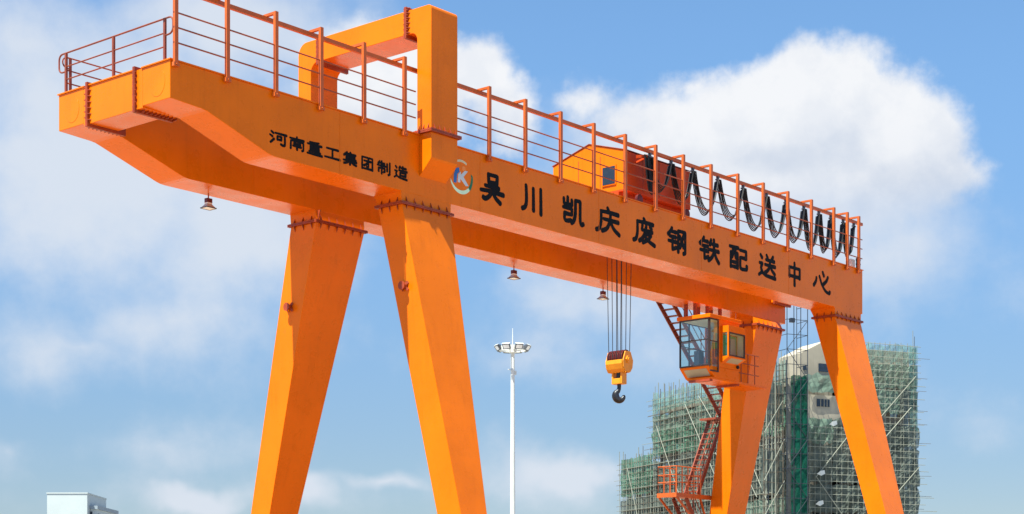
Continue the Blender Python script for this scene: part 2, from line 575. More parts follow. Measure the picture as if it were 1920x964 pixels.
# rims of the web plates
for yj, z0, z1 in ((.52, 2.93, 3.86), (4.30, 2.93, 3.86)):
    f = MB().box(SX0 - .08, SX1 + .08, yj - .045, yj - .005, z0, z1).box(SX0 - .08, SX1 + .08, yj + .005, yj + .045, z0, z1)
    for k in range(6):
        z = z0 + .1 + (z1 - z0 - .2) * k / 5
        f.tube([(SX0 - .05, yj - .08, z), (SX0 - .05, yj + .08, z)], .02, 6)
        for sg in (-1, 1):
            f.poly([(SX0, yj + sg * .045, z + .06), (SX0 - .07, yj + sg * .045, z + .06), (SX0, yj + sg * .15, z + .06),
                    (SX0, yj + sg * .045, z + .075), (SX0 - .07, yj + sg * .045, z + .075), (SX0, yj + sg * .15, z + .075)],
                   [(0, 1, 2), (5, 4, 3), (0, 3, 4, 1), (1, 4, 5, 2), (2, 5, 3, 0)])
    f.build('joint_flange', M['flange'], sad)
for (ya, yb, sg) in ((-.47, .10, -1), (4.67, 5.24, 1)):
    f = MB().box(SX0 - .09, SX1 + .09, ya - .09, yb + .07, .055, .10).box(SX0 - .09, SX1 + .09, ya - .09, yb + .07, .008, .048)
    gussets_x(f, SX0, SX1, ya, .10, 1, 5, -1)
    gussets_y(f, ya, yb, SX0, .10, 1, 3, -1)
    pts = [(SX0 + (SX1 - SX0) * k / 6, ya - .06, .06) for k in range(7)] + [(SX0 - .06, ya + (yb - ya) * k / 3, .06) for k in range(4)]
    pts += [(SX1 + .06, ya + (yb - ya) * k / 3, .06) for k in range(4)]
    bolts(f, pts, .055, .016)
    f.build('joint_flange', M['flange'], sad)
# brackets that carry the saddle on the outer girder webs
for yw, sg in ((0, -1), (S, 1)):
    pr = [(yw + sg * .038, .006), (yw + sg * .47, .006), (yw + sg * .47, -.74), (yw + sg * .44, -.80), (yw - sg * .002, -1.24), (yw - sg * .002, -.035), (yw + sg * .038, -.035)]
    MB().prism(pr, 'x', SX0, SX1).build('saddle_bracket', M['orange'], crane, bevel=.012)

# -- railing with the festoon rail on the lettered girder
PX = [.115, 1.83, 3.53, 5.20, 6.87, 8.53, 12.28, 14.01, 15.78, 17.52, 19.25, 21.00, 22.66, 24.39, 26.13, 27.86, 29.60, 31.33, 33.04, 34.10, 35.02]
rl = empty('festoon_railing', (0, -.075, 0), 0, crane)
pm = MB()
pm.box(-.055, .055, -.05, -.035, -.10, 2.10).box(-.055, -.04, -.035, .04, -.10, 2.10).box(.04, .055, -.035, .04, -.10, 2.10)
pm.box(-.04, .04, -.034, .46, 2.035, 2.105)
pm.box(-.09, .09, -.06, .035, -.20, -.10)
pm.tube([(0, -.09, -.15), (0, .04, -.15)], .028, 6)
p0 = None
for x in PX:
    if p0 is None: p0 = pm.build('railing_post', M['post'], rl, loc=(x, 0, 0))
    else: dup(p0, rl, (x, 0, 0))
for xa, xb in ((.05, 9.0), (10.7, 35.3)):
    for z in (1.19, .81, .42):
        MB().tube([(xa, .0, z), (xb, .0, z)], .021, 6).build('hand_rail', M['rail'], rl, smooth=True)
ch = MB().box(-.4, 35.95, .33, .35, 1.92, 2.033).box(-.4, 35.95, .35, .43, 2.013, 2.033).box(-.4, 35.95, .35, .43, 1.92, 1.94)
ch.build('festoon_rail', M['post'], rl)

# -- railing across the cantilever end
er = empty('end_railing', (.08, 0, 0), 0, crane)
e0 = None
for y in (.31, 2.45, 4.55):
    q = MB().box(-.03, .03, -.035, .035, .006, 1.08)
    if e0 is None: e0 = q.build('railing_post', M['rail'], er, loc=(0, y, 0))
    else: dup(e0, er, (0, y, 0))
top = [(0, .31, .66), (0, .12, .67)] + [(0, p[0], p[1]) for p in arc(.13, .82, .15, 270, 180, 5)] + [(0, p[0], p[1]) for p in arc(.13, .95, .15, 180, 90, 5)]
top += [(0, 4.68, 1.10)] + [(0, p[0], p[1]) for p in arc(4.72, .95, .15, 90, 0, 5)] + [(0, p[0], p[1]) for p in arc(4.72, .75, .15, 0, -90, 5)] + [(0, 4.55, .60)]
MB().tube(top, .024, 8).build('hand_rail', M['rail'], er, smooth=True)
for z in (.73, .38):
    MB().tube([(0, .31, z), (0, 4.55, z)], .019, 6).build('hand_rail', M['rail'], er, smooth=True)
# -- railing on the far girder
fr = empty('side_railing', (0, S - .06, 0), 0, crane)
f0 = None
for k in range(18):
    x = .33 + 2.0 * k
    q = MB().box(-.03, .03, -.03, .03, .006, 1.05)
    if f0 is None: f0 = q.build('railing_post', M['rail'], fr, loc=(x, 0, 0))
    else: dup(f0, fr, (x, 0, 0))
for z in (1.05, .70, .35):
    MB().tube([(.2, 0, z), (35.2, 0, z)], .02, 6).build('hand_rail', M['rail'], fr, smooth=True)
MB().tube([(.33, 0, 1.05), (.22, 0, 1.04)] + [(p[0], 0, p[1]) for p in arc(.22, .9, .14, 90, 270, 8)] + [(.33, 0, .74)], .02, 6).build('end_loop', M['rail'], fr, smooth=True)

jb = MB().box(34.95, 35.25, .22, .5, .01, .42).build('junction_box', M['white'], crane, bevel=.02)
MB().box(35.32, 35.44, .10, .22, .006, .5).box(35.26, 35.46, .08, .2, .2, .27).box(35.26, 35.46, .08, .2, .38, .45).build('rail_stop', M['rubber'], crane)

# ------------------------------------------------------------------ lettering
LS = {
    '吴': [[(34, 97), (36, 66)], [(34, 95), (71, 95), (69, 67)], [(36, 68), (69, 68)], [(20, 53), (78, 53)], [(2, 33), (40, 36), (97, 34)],
          [(51, 53), (49, 36), (36, 16), (22, 6), (12, 9)], [(53, 34), (64, 16), (84, 1)]],
    '川': [[(20, 97), (22, 42), (16, 16), (3, 7)], [(52, 92), (53, 8)], [(85, 96), (86, 1)]],
    '凯': [[(27, 98), (27, 72)], [(9, 90), (10, 70), (46, 70)], [(46, 90), (46, 70)], [(5, 56), (46, 56), (46, 34), (12, 34)], [(12, 34), (12, 12), (20, 7), (42, 12)],
          [(63, 92), (62, 40), (55, 14), (44, 3)], [(63, 92), (85, 92), (85, 22), (91, 4), (100, 10)]],
    '庆': [[(48, 101), (54, 88)], [(20, 82), (60, 84), (94, 83)], [(22, 82), (22, 42), (15, 14), (2, 5)], [(32, 54), (94, 54)],
          [(61, 78), (58, 50), (46, 20), (26, 6)], [(61, 50), (74, 24), (98, 5)]],
    '废': [[(48, 101), (54, 90)], [(18, 84), (60, 86), (92, 85)], [(20, 84), (20, 42), (14, 14), (2, 5)], [(43, 74), (40, 54), (88, 54)], [(76, 76), (84, 66)],
          [(60, 74), (54, 44), (42, 20), (28, 7)], [(52, 40), (82, 40), (68, 20), (44, 4)], [(52, 32), (72, 14), (99, 2)]],
    '钢': [[(24, 99), (16, 84), (2, 68)], [(20, 83), (46, 83)], [(10, 62), (44, 62)], [(4, 42), (47, 42)], [(26, 62), (26, 8), (46, 20)],
          [(57, 92), (57, 3)], [(57, 92), (95, 92), (95, 5), (85, 2)], [(86, 78), (66, 24)], [(65, 72), (87, 28)]],
    '铁': [[(24, 99), (16, 84), (2, 68)], [(20, 83), (44, 83)], [(10, 62), (44, 62)], [(4, 42), (46, 42)], [(26, 62), (26, 8), (46, 20)],
          [(60, 96), (53, 72)], [(57, 78), (94, 78)], [(50, 52), (99, 52)], [(74, 99), (74, 50), (64, 22), (46, 4)], [(76, 48), (86, 22), (100, 3)]],
    '配': [[(1, 94), (52, 94)], [(8, 70), (8, 4)], [(8, 70), (47, 70), (47, 4)], [(8, 8), (47, 8)], [(20, 94), (20, 64), (14, 48)], [(35, 94), (35, 54), (43, 48)],
          [(10, 28), (45, 28)], [(60, 88), (95, 88), (95, 54)], [(62, 56), (95, 56)], [(62, 56), (62, 16), (70, 6), (99, 8), (99, 24)]],
    '送': [[(46, 99), (54, 84)], [(86, 99), (77, 84)], [(42, 78), (93, 78)], [(36, 56), (98, 56)], [(67, 78), (64, 54), (54, 34), (36, 20)], [(68, 52), (80, 36), (96, 22)],
          [(10, 94), (20, 82)], [(4, 58), (22, 58), (14, 38), (22, 18)], [(0, 5), (20, 18), (44, 9), (99, 5)]],
    '中': [[(11, 80), (12, 34)], [(11, 78), (89, 78), (88, 34)], [(12, 39), (88, 39)], [(50, 102), (50, -2)]],
    '心': [[(20, 66), (16, 46), (3, 24)], [(37, 76), (52, 38), (74, 10), (97, 2), (99, 12)], [(56, 100), (64, 82)], [(88, 82), (78, 60), (60, 40)]],
    '河': [[(10, 97), (24, 84)], [(2, 67), (18, 56)], [(5, 6), (27, 40)], [(33, 90), (100, 90)], [(46, 68), (46, 38)], [(46, 68), (70, 68), (68, 40)], [(46, 42), (69, 42)],
          [(89, 90), (89, 14), (80, 3), (66, 9)]],
    '南': [[(5, 84), (95, 84)], [(50, 102), (50, 68)], [(12, 66), (10, 2)], [(12, 66), (91, 66), (91, 8), (82, 3)], [(34, 60), (40, 50)], [(66, 60), (60, 50)],
          [(28, 46), (72, 46)], [(24, 28), (76, 28)], [(50, 46), (50, 2)]],
    '重': [[(80, 99), (50, 93), (18, 91)], [(2, 78), (98, 78)], [(22, 66), (22, 36)], [(22, 66), (78, 66), (78, 36)], [(22, 51), (78, 51)], [(22, 37), (78, 37)],
          [(50, 94), (50, 6)], [(12, 22), (88, 22)], [(0, 5), (100, 5)]],
    '工': [[(12, 90), (88, 90)], [(50, 90), (50, 10)], [(0, 9), (100, 9)]],
    '集': [[(30, 99), (6, 68)], [(24, 86), (24, 42)], [(52, 101), (58, 90)], [(24, 86), (92, 86)], [(24, 72), (86, 72)], [(24, 58), (86, 58)], [(22, 44), (94, 44)],
          [(56, 88), (56, 44)], [(2, 28), (98, 28)], [(50, 42), (50, -2)], [(46, 28), (30, 12), (6, 2)], [(54, 28), (70, 12), (96, 2)]],
    '团': [[(7, 96), (7, 2)], [(7, 94), (93, 94), (93, 2)], [(8, 6), (92, 6)], [(22, 67), (80, 67)], [(59, 84), (59, 22), (45, 22)], [(56, 62), (42, 42), (21, 28)]],
    '制': [[(20, 98), (8, 78)], [(16, 84), (57, 84)], [(1, 64), (63, 64)], [(34, 101), (34, 0)], [(11, 44), (11, 14)], [(11, 44), (57, 44), (57, 18), (48, 16)],
          [(75, 90), (75, 30)], [(95, 100), (95, 8), (84, 3)]],
    '造': [[(10, 94), (20, 82)], [(4, 58), (22, 58), (14, 38), (22, 18)], [(0, 5), (20, 18), (44, 9), (99, 4)], [(46, 99), (38, 82)], [(44, 88), (92, 88)], [(66, 101), (66, 64)],
          [(35, 66), (99, 66)], [(46, 50), (46, 24)], [(46, 50), (89, 50), (87, 26)], [(46, 27), (87, 27)]],
}


def spline(p, n=5):
    if len(p) < 3: return [Vector(q) for q in p]
    # corners sharper than about 65 degrees stay corners
    out = []
    seg = [[p[0]]]
    for i in range(1, len(p) - 1):
        a = Vector(p[i]) - Vector(p[i - 1]); b = Vector(p[i + 1]) - Vector(p[i])
        seg[-1].append(p[i])
        if a.angle(b) > R(62): seg.append([p[i]])
    seg[-1].append(p[-1])
    res = []
    for q in seg:
        q = [Vector(k) for k in q]
        if len(q) < 3: r = q
        else:
            r = []
            for i in range(len(q) - 1):
                a = q[max(i - 1, 0)]; b = q[i]; c = q[i + 1]; d = q[min(i + 2, len(q) - 1)]
                for k in range(n):
                    t = k / n
                    r.append(.5 * ((2 * b) + (c - a) * t + (2 * a - 5 * b + 4 * c - d) * t * t + (3 * b - a - 3 * c + d) * t ** 3))
            r.append(q[-1])
        res.append(r)
    return res


def brush(m, pts, w0, w1, y):
    """one painted stroke in the xz plane, thickness towards -y; widths swell at its ends"""
    n = len(pts)
    tot = sum((pts[i + 1] - pts[i]).length for i in range(n - 1)) or 1
    left, right, s = [], [], 0
    for i, p in enumerate(pts):
        if i: s += (pts[i] - pts[i - 1]).length
        t = (pts[min(i + 1, n - 1)] - pts[max(i - 1, 0)]).normalized()
        k = s / tot
        w = (w0 + (w1 - w0) * k) / 2
        nn = Vector((-t.y, t.x)) * w
        if i == 0:
            left.append(p - t * w * .7 + nn * .55); right.append(p - t * w * .7 - nn * .55)
        left.append(p + nn); right.append(p - nn)
        if i == n - 1:
            left.append(p + t * w * .7 + nn * .55); right.append(p + t * w * .7 - nn * .55)
    ring = left + right[::-1]
    m.prism([(q.x, q.y) for q in ring], 'y', y, .002)


def character(c, x, z, w, h, sw, parent):
    m = MB()
    y = -.004
    for st in LS[c]:
        q = [(w * (a / 100 - .5), h * (b / 100 - .5)) for a, b in st]
        segs = spline(q)
        if isinstance(segs[0], Vector): segs = [segs]
        for si, sg in enumerate(segs):
            last = si == len(segs) - 1
            d = sg[-1] - sg[0]
            flat = abs(d.x) > abs(d.y) * 2
            k0 = .92 if flat else 1.05
            k1 = 1.22 if last else 1.0
            brush(m, sg, sw * k0, sw * k1, y)
            y -= .0007
    return m.build('painted_character', M['black_paint'], parent, loc=(x, 0, z))


for c, x, w, h in zip('河南重工集团制造', (3.68, 4.37, 5.03, 5.71, 6.39, 7.08, 7.75, 8.45), (.62, .58, .56, .60, .54, .48, .54, .54), (.34, .35, .36, .31, .34, .36, .36, .37)):
    character(c, x, -1.285, w, h, .062, g_near)
for c, x, w, h in zip('吴川凯庆废钢铁配送中心', (12.51, 14.47, 16.5, 18.39, 20.43, 22.38, 24.39, 26.28, 28.26, 30.21, 32.23),
                      (1.13, 1.12, 1.12, 1.33, 1.27, 1.12, 1.25, 1.17, 1.17, .98, 1.28), (.86, .85, .86, .85, .85, .84, .84, .83, .86, .84, .80)):
    character(c, x, -.965, w, h, .135, g_near)

# the round company emblem
em = MB()
def flat(pts, y, mi): em.prism(pts, 'y', y, .002, mi)
def crescent(r0, r1, cx, cz, a0, a1, n=16):
    o = [(r0 * math.cos(R(a0 + (a1 - a0) * k / n)), r0 * math.sin(R(a0 + (a1 - a0) * k / n))) for k in range(n + 1)]
    i = [(cx + r1 * math.cos(R(a0 + (a1 - a0) * k / n)), cz + r1 * math.sin(R(a0 + (a1 - a0) * k / n))) for k in range(n + 1)]
    return o + i[::-1]
flat(crescent(.52, .50, -.02, .09, 205, 325), -.004, 3)
flat(crescent(.53, .50, -.05, .06, 318, 372), -.0055, 2)
flat(crescent(.52, .50, .0, -.05, 62, 118), -.004, 4)
flat([(.11 + .085 * math.cos(a * math.pi / 8), .27 + .075 * math.sin(a * math.pi / 8)) for a in range(16)], -.005, 5)
flat([(-.34, -.22), (-.22, -.22), (-.18, .06), (-.08, .14), (-.10, .27), (-.24, .22), (-.33, .02)], -.006, 0)
flat([(-.16, -.18), (-.05, -.18), (-.04, -.06), (.20, -.24), (.33, -.22), (.10, .02), (.30, .22), (.16, .22), (-.02, .06), (-.02, .16), (-.14, .06)], -.005, 1)
em.build('company_emblem', [M['blue'], M['silver'], M['green'], M['pale_green'], M['cream'], M['emblem_orange']], g_near, loc=(11.08, 0, -.90))

# ------------------------------------------------------------------ operator cab
CX0, CX1, CY0, CY1, CZ1, CZ0 = 28.68, 30.80, 2.90, 4.30, -2.48, -4.35
cab = empty('operator_cab', (CX0, CY0, CZ0), 0, crane)
w_, d_, h_ = CX1 - CX0, CY1 - CY0, CZ1 - CZ0
MB().box(-.10, w_ + .02, -.10, d_ + .08, h_ - .02, h_ + .13).build('cab_roof', M['orange'], cab, bevel=.02)
# floor hull: slopes under the windscreen
hull = [(.42, -.42), (w_, -.42), (w_, 0), (0, 0), (0, -.05)]
MB().prism(hull, 'y', .02, d_).build('cab_floor', M['orange'], cab, bevel=.01)
ab = math.hypot(.42, .37)
q = MB()
q.poly([(.05, .18, -.095 - .006), (.05, d_ - .15, -.095 - .006), (.34, d_ - .15, -.35 - .006), (.34, .18, -.35 - .006)], [(0, 1, 2, 3)])
q.build('foot_window', M['panel'], cab)
# walls
MB().box(.62, w_, -.0, .05, 0.001, h_ - .022).build('side_wall', M['orange'], cab)
MB().box(w_ - .05, w_ + .003, .052, d_ - .052, .002, h_ - .022).build('rear_wall', M['orange'], cab)
MB().box(1.75, w_, d_ - .05, d_, 0.001, h_ - .022).build('side_wall', M['orange'], cab)
# dark window frames
q = MB()
for (y0, y1, z0, z1) in ((0, d_, -.0, .05), (0, d_, h_ - .07, h_ - .02), (0, .05, .05, h_ - .07), (d_ - .05, d_, .05, h_ - .07), (.05, d_ - .05, 1.0, 1.04)):
    q.box(-.03, .03, y0, y1, z0 + .002, z1)
for (x0, x1, z0, z1) in ((.03, .62, -.22, -.17), (.03, .62, h_ - .07, h_ - .02), (.57, .62, -.17, h_ - .07), (.03, .57, .95, .98)):
    q.box(x0, x1, -.035, .01, z0, z1)
q.box(-.02, .03, -.036, 0, -.05, h_ - .02)
for (x0, x1, z0, z1) in ((.03, 1.75, .003, .05), (.03, 1.75, h_ - .07, h_ - .02), (.62, .66, .05, h_ - .07), (.03, 1.75, .85, .88)):
    q.box(x0, x1, d_ - .03, d_ + .02, z0, z1)
q.build('window_frame', M['frame'], cab)
MB().poly([(0, .05, .05), (0, d_ - .05, .05), (0, d_ - .05, 1.0), (0, .05, 1.0)], [(0, 1, 2, 3)]).build('windscreen', M['glass'], cab)
MB().poly([(0, .05, 1.04), (0, d_ - .05, 1.04), (0, d_ - .05, h_ - .07), (0, .05, h_ - .07)], [(0, 1, 2, 3)]).build('windscreen', M['glass'], cab)
MB().poly([(.03, -.015, -.17), (.57, -.015, -.17), (.57, -.015, h_ - .07), (.03, -.015, h_ - .07)], [(0, 1, 2, 3)]).build('side_window', M['glass'], cab)
MB().poly([(.03, d_, .05), (1.75, d_, .05), (1.75, d_, h_ - .07), (.03, d_, h_ - .07)], [(0, 1, 2, 3)]).build('side_window', M['glass'], cab)
# projecting bay window
bx0, bx1, by = .80, 2.02, -.36
q = MB()
q.prism([(0, .18), (by, .38), (by, .43), (0, .43)], 'x', bx0, bx1)
q.box(bx0, bx1, by, -.001, 1.36, 1.62)
q.box(bx0, bx0 + .05, by, by + .06, .43, 1.36).box(bx1 - .05, bx1, by, -.001, .43, 1.36).box(bx0, bx0 + .05, -.07, -.001, .43, 1.36)
q.build('bay_window', M['orange'], cab, bevel=.006)
q = MB()
for (x0, x1, z0, z1) in ((bx0 + .05, bx1 - .05, .43, .48), (bx0 + .05, bx1 - .05, 1.31, 1.36), (bx0 + .05, bx0 + .11, .48, 1.31), (bx1 - .11, bx1 - .05, .48, 1.31)):
    q.box(x0, x1, by - .012, by + .03, z0, z1)
q.build('window_frame', M['frame'], cab)
MB().poly([(bx0 + .1, by + .01, .48), (bx1 - .1, by + .01, .48), (bx1 - .1, by + .01, 1.31), (bx0 + .1, by + .01, 1.31)], [(0, 1, 2, 3)]).build('side_window', M['glass'], cab)
MB().poly([(bx0 + .02, by + .06, .44), (bx0 + .02, -.07, .44), (bx0 + .02, -.07, 1.35), (bx0 + .02, by + .06, 1.35)], [(0, 1, 2, 3)]).build('side_window', M['glass'], cab)
MB().poly([(bx0 + .25, by + .03, .36), (bx1 - .15, by + .03, .36), (bx1 - .15, -.07, .213), (bx0 + .25, -.07, .213)], [(0, 1, 2, 3)]).build('foot_window', M['panel'], cab)
MB().box(bx0 + .1, bx1 - .1, -.002, .052, .48, 1.31).build('bay_opening', M['gold'], cab)
MB().box(1.35, 1.8, -.03, -.005, .5, 1.2).build('curtain', M['panel'], cab)
MB().tube([(1.95, -.01, .12), (1.95, -.07, .12)], .07, 12).build('horn', M['rubber'], cab, smooth=True)
# pale lining
MB().box(w_ - .075, w_ - .052, .06, d_ - .06, .01, h_ - .03).build('cab_lining', M['lining'], cab)
MB().box(.66, w_ - .08, .054, .07, .01, .47).build('cab_lining', M['lining'], cab)
MB().box(.05, w_ - .08, .06, d_ - .06, h_ - .05, h_ - .03).build('cab_lining', M['lining'], cab)
MB().box(bx1 - .056, bx1 - .051, by + .035, -.002, .44, 1.35).build('cab_lining', M['lining'], cab)
MB().box(bx0 + .06, bx1 - .06, by + .035, -.004, 1.34, 1.358).build('cab_lining', M['lining'], cab)
# seat and desk inside
q = MB().box(1.15, 1.65, .45, .95, .30, .45).box(1.55, 1.68, .45, .95, .45, 1.15).box(1.2, 1.6, .55, .85, .002, .30)
q.build('operator_seat', M['gold'], cab, bevel=.03)
MB().box(.75, 1.1, .15, .4, .002, .75).box(.75, 1.1, 1.0, 1.25, .002, .75).build('control_desk', M['lamp_grey'], cab, bevel=.02)
# hangers to the girder, and the small gangway to the leg
for x in (.35, 1.2, 2.1):
    for y in (.85, d_ - .12):
        MB().box(x - .05, x + .05, y, y + .12, h_ + .13, -GH - CZ0).build('cab_hanger', M['flange'], cab)
gw = empty('cab_gangway', (CX1, CY0, CZ0 - .30), 0, crane)
MB().box(-1.9, 2.1, .05, 1.2, -.20, -.123).build('gangway_floor', M['orange'], gw)
q = MB()
for x in (.25, .75, 1.25):
    q.tube([(x, .08, -.12), (x, .08, 1.05)], .022, 6)
for z in (.25, .65, 1.05):
    q.tube([(.1, .08, z), (1.55, .08, z)], .02, 6)
q.tube([(.35, .4, -.12), (.35, .4, 2.7)], .02, 6)
q.build('guard_rail', M['rail'], gw, smooth=True)
MB().box(-1.95, -1.75, .1, 1.1, -.28, -.20).build('bearer', M['flange'], gw)
MB().box(.0, .15, .1, 1.1, -.28, -.20).build('bearer', M['flange'], gw)


# ------------------------------------------------------------------ stairs behind the far leg
def stair(a, b, y0, y1, ntread):
    s = empty('access_stair', (0, 0, 0), 0, crane)
    (xa, za), (xb, zb) = a, b
    for y in (y0, y1):
        MB().bar((xa, y, za), (xb, y, zb), .05, .20).build('stringer', M['rail'], s)
    t0 = None
    for k in range(ntread):
        t = (k + .5) / ntread
        x, z = xa + (xb - xa) * t, za + (zb - za) * t
        q = MB().box(-.12, .12, y0 + .026, y1 - .026, -.015, .015)
        if t0 is None: t0 = q.build('tread', M['rail'], s, loc=(x, 0, z))
        else: dup(t0, s, (x, 0, z))
    q = MB()
    for y in (y0,):
        q.tube([(xa, y, za + .95), (xb, y, zb + .95)], .022, 6)
        q.tube([(xa, y, za + .52), (xb, y, zb + .52)], .018, 6)
        for k in range(5):
            t = k / 4
            x, z = xa + (xb - xa) * t, za + (zb - za) * t
            q.tube([(x, y, z), (x, y, z + .95)], .02, 6)
    q.build('stair_rail', M['rail'], s, smooth=True)
    return s


stair((29.2, -1.12), (34.05, -5.65), 5.30, 5.95, 19)
stair((34.35, -5.75), (32.55, -9.0), 6.10, 6.75, 14)
stair((31.7, -9.2), (33.9, -12.3), 6.10, 6.75, 14)
q = MB().box(33.7, 35.0, 5.30, 6.8, -5.78, -5.70)
q.build('stair_landing', M['rail'], crane)
# the caged platform
pf = empty('guarded_platform', (30.78, 5.95, -9.10), 0, crane)
MB().box(0, 2.55, 0, .95, -.06, .02).box(0, 2.55, -.03, 0, -.12, .06).box(-.03, 0, -.03, .95, -.12, .06).build('platform_floor', M['post'], pf)
q = MB()
for x in (0.02, .42, .84, 1.26, 1.75):
    q.tube([(x, 0, .06), (x, 0, 1.15)], .026, 6)
    if x < 1.7: q.tube([(x, .93, .06), (x, .93, 1.15)], .022, 6)
for y in (.31, .62, .93):
    q.tube([(.02, y, .06), (.02, y, 1.15)], .022, 6)
for z in (.5, .8, 1.15):
    q.tube([(.02, 0, z), (1.75, 0, z)], .022, 6)
    q.tube([(.02, 0, z), (.02, .93, z)], .022, 6)
    q.tube([(.02, .93, z), (1.4, .93, z)], .02, 6)
q.build('guard_rail', M['post'], pf, smooth=True)
q = MB()
q.bar((.05, .02, -.1), (2.3, .02, -1.7), .06, .08).bar((.05, .9, -.1), (2.3, .9, -1.7), .06, .08)
q.bar((1.75, .02, -.1), (2.45, .02, -1.5), .06, .08)
q.build('platform_brace', M['post'], pf)

# ------------------------------------------------------------------ trolley on the girders
tr = empty('crane_trolley', (20.40, .72, ZT))
tag(tr, 'orange trolley house with gable roof and one dark window on top of the girders', 'trolley')
TW, TD = 3.85, 3.27
gab = [(0, .62), (TD, .62), (TD, 1.90), (TD / 2, 2.40), (0, 1.93)]
MB().prism(gab, 'x', 0, .05).build('gable_wall', M['orange'], tr)
MB().prism(gab, 'x', TW - .05, TW).build('gable_wall', M['orange'], tr)
MB().box(.052, TW - .052, 0, .05, .62, 1.915).build('side_panel', M['red'], tr)
MB().box(.052, TW - .052, TD - .05, TD, .62, 1.89).build('side_panel', M['red'], tr)
rf = MB().prism([(-.03, 1.935), (TD / 2, 2.415), (TD + .03, 1.91), (TD + .03, 1.935), (TD / 2, 2.44), (-.03, 1.96)], 'x', -.03, TW + .03)
rf.build('roof', M['flange'], tr)
MB().box(.0, TW, .0, TD, .56, .618).build('floor', M['red'], tr)
MB().box(-.035, -.001, .44, 1.06, .83, 1.52).build('window_frame', M['orange'], tr)
MB().box(-.045, -.036, .48, 1.02, .87, 1.48).build('window_pane', M['window_dark'], tr)
for y in (1.15, 2.12):
    MB().box(-.006, .001, y - .012, y + .012, .64, 1.9).build('panel_seam', M['flange'], tr)
for x in (.95, 1.92, 2.89):
    MB().box(x - .015, x + .015, -.008, .001, .64, 1.9).build('panel_seam', M['flange'], tr)
for z in (1.3, 1.38, 1.46, 1.54):
    MB().box(1.1, 1.75, -.03, .001, z, z + .03).build('vent_louvre', M['flange'], tr)
q = MB()
for y in (.35, TD - .55):
    q.box(.0, TW, y, y + .2, .24, .558)
for x in (.15, TW / 2 - .1, TW - .35):
    q.box(x, x + .2, .552, TD - .552, .26, .558)
q.build('chassis', M['red'], tr)
w0 = None
for x in (.5, TW - .5):
    for y in (-.16, TD - .01):
        m_ = MB().tube([(0, -.05, 0), (0, .05, 0)], .17, 16)
        if w0 is None: w0 = m_.build('wheel', M['darkred'], tr, smooth=True, loc=(x, y, .305))
        else: dup(w0, tr, (x, y, .305))
q = MB().bar((.55, .0, 1.62), (.62, -.42, 1.76), .06, .06).bar((.25, -.25, 1.72), (.62, -.42, 1.78), .10, .10)
q.build('tow_arm', M['red'], tr)

# ------------------------------------------------------------------ hook block on its ropes
HBX, HBY = 22.20, 2.40
hb = empty('hook_block', (HBX, HBY, ZT - 4.62))
tag(hb, 'yellow hook block with dark red sheaves and black hook hanging on steel ropes', 'crane hook')
r0 = None
for k in range(4):
    y = -.26 + .173 * k
    for sx in (-1, 1):
        dy = .03 * (k - 1.5)
        q = MB().tube([(sx * .27, y, -.30), (sx * .28 + (.03 if sx > 0 else -.03), y + dy * 2, 4.62 + .50)], .014, 6)
        q.build('hoist_rope', M['rope'], hb, smooth=True)
sh0 = None
for k in range(4):
    y = -.26 + .173 * k
    pr_ = [(-.07, .27), (-.07, .30), (-.045, .30), (-.018, .25), (.018, .25), (.045, .30), (.07, .30), (.07, .27)]
    ring = []
    for a in range(24):
        t = 2 * math.pi * a / 24
        ring.append([(r * math.cos(t), yy, -.28 + r * math.sin(t)) for yy, r in [(-.07, .02)] + pr_ + [(.07, .02)]])
    if sh0 is None: sh0 = MB().loft(ring + [ring[0]], False).build('sheave', M['darkred'], hb, smooth=True, loc=(0, y, 0))
    else: dup(sh0, hb, (0, y, 0))
q = MB()
cheek = [(-.30, -.40), (-.16, -.05), (.16, -.05), (.31, -.36), (.27, -.62), (.15, -.78), (-.15, -.78), (-.27, -.62)]
q.prism(cheek, 'y', -.40, -.36).prism(cheek, 'y', .36, .40)
cover = [(-.325, -.36), (-.335, -.50), (-.27, -.68), (-.15, -.80), (-.12, -.78), (-.24, -.66), (-.305, -.49), (-.305, -.36)]
q.prism(cover, 'y', -.359, .359)
q.prism([(-x, z) for x, z in cover], 'y', -.359, .359)
q.build('block_housing', M['yellow'], hb, bevel=.015)
for s in (-1, 1):
    q = MB().tube([(0, s * .40, -.34), (0, s * .44, -.34)], .14, 6)
    q.tube([(0, s * .44, -.34), (0, s * .47, -.34)], .065, 12)
    q.build('axle_cap', M['yellow'], hb)
q = MB().box(-.15, .15, -.23, -.16, -1.20, -.77).box(-.15, .15, .16, .23, -1.20, -.77).box(-.165, .165, -.159, .159, -1.20, -1.0)
q.build('hook_yoke', M['yellow'], hb, bevel=.012)
MB().tube([(0, 0, -.79), (0, 0, -1.01)], .10, 14).build('hook_nut', M['hook'], hb, smooth=True)
# the hook: shank, then a swept crescent in the plane turned to face the yard
hx, hy = math.sin(TH), -math.cos(TH)
pts, rs = [(0, -1.20), (0, -1.30), (-.01, -1.38)], [.075, .07, .075]
for k in range(17):
    a = R(115 + 250 * k / 16)
    rr = .15
    pts.append((rr * math.cos(a) + .02, -1.60 + rr * 1.12 * math.sin(a)))
    rs.append([.085, .10, .115, .125, .13, .135, .135, .135, .13, .125, .12, .11, .10, .09, .08, .065, .04][k])
MB().tube([(p[0] * hx, p[0] * hy, p[1]) for p in pts], rs, 12).build('hook', M['hook'], hb, smooth=True)

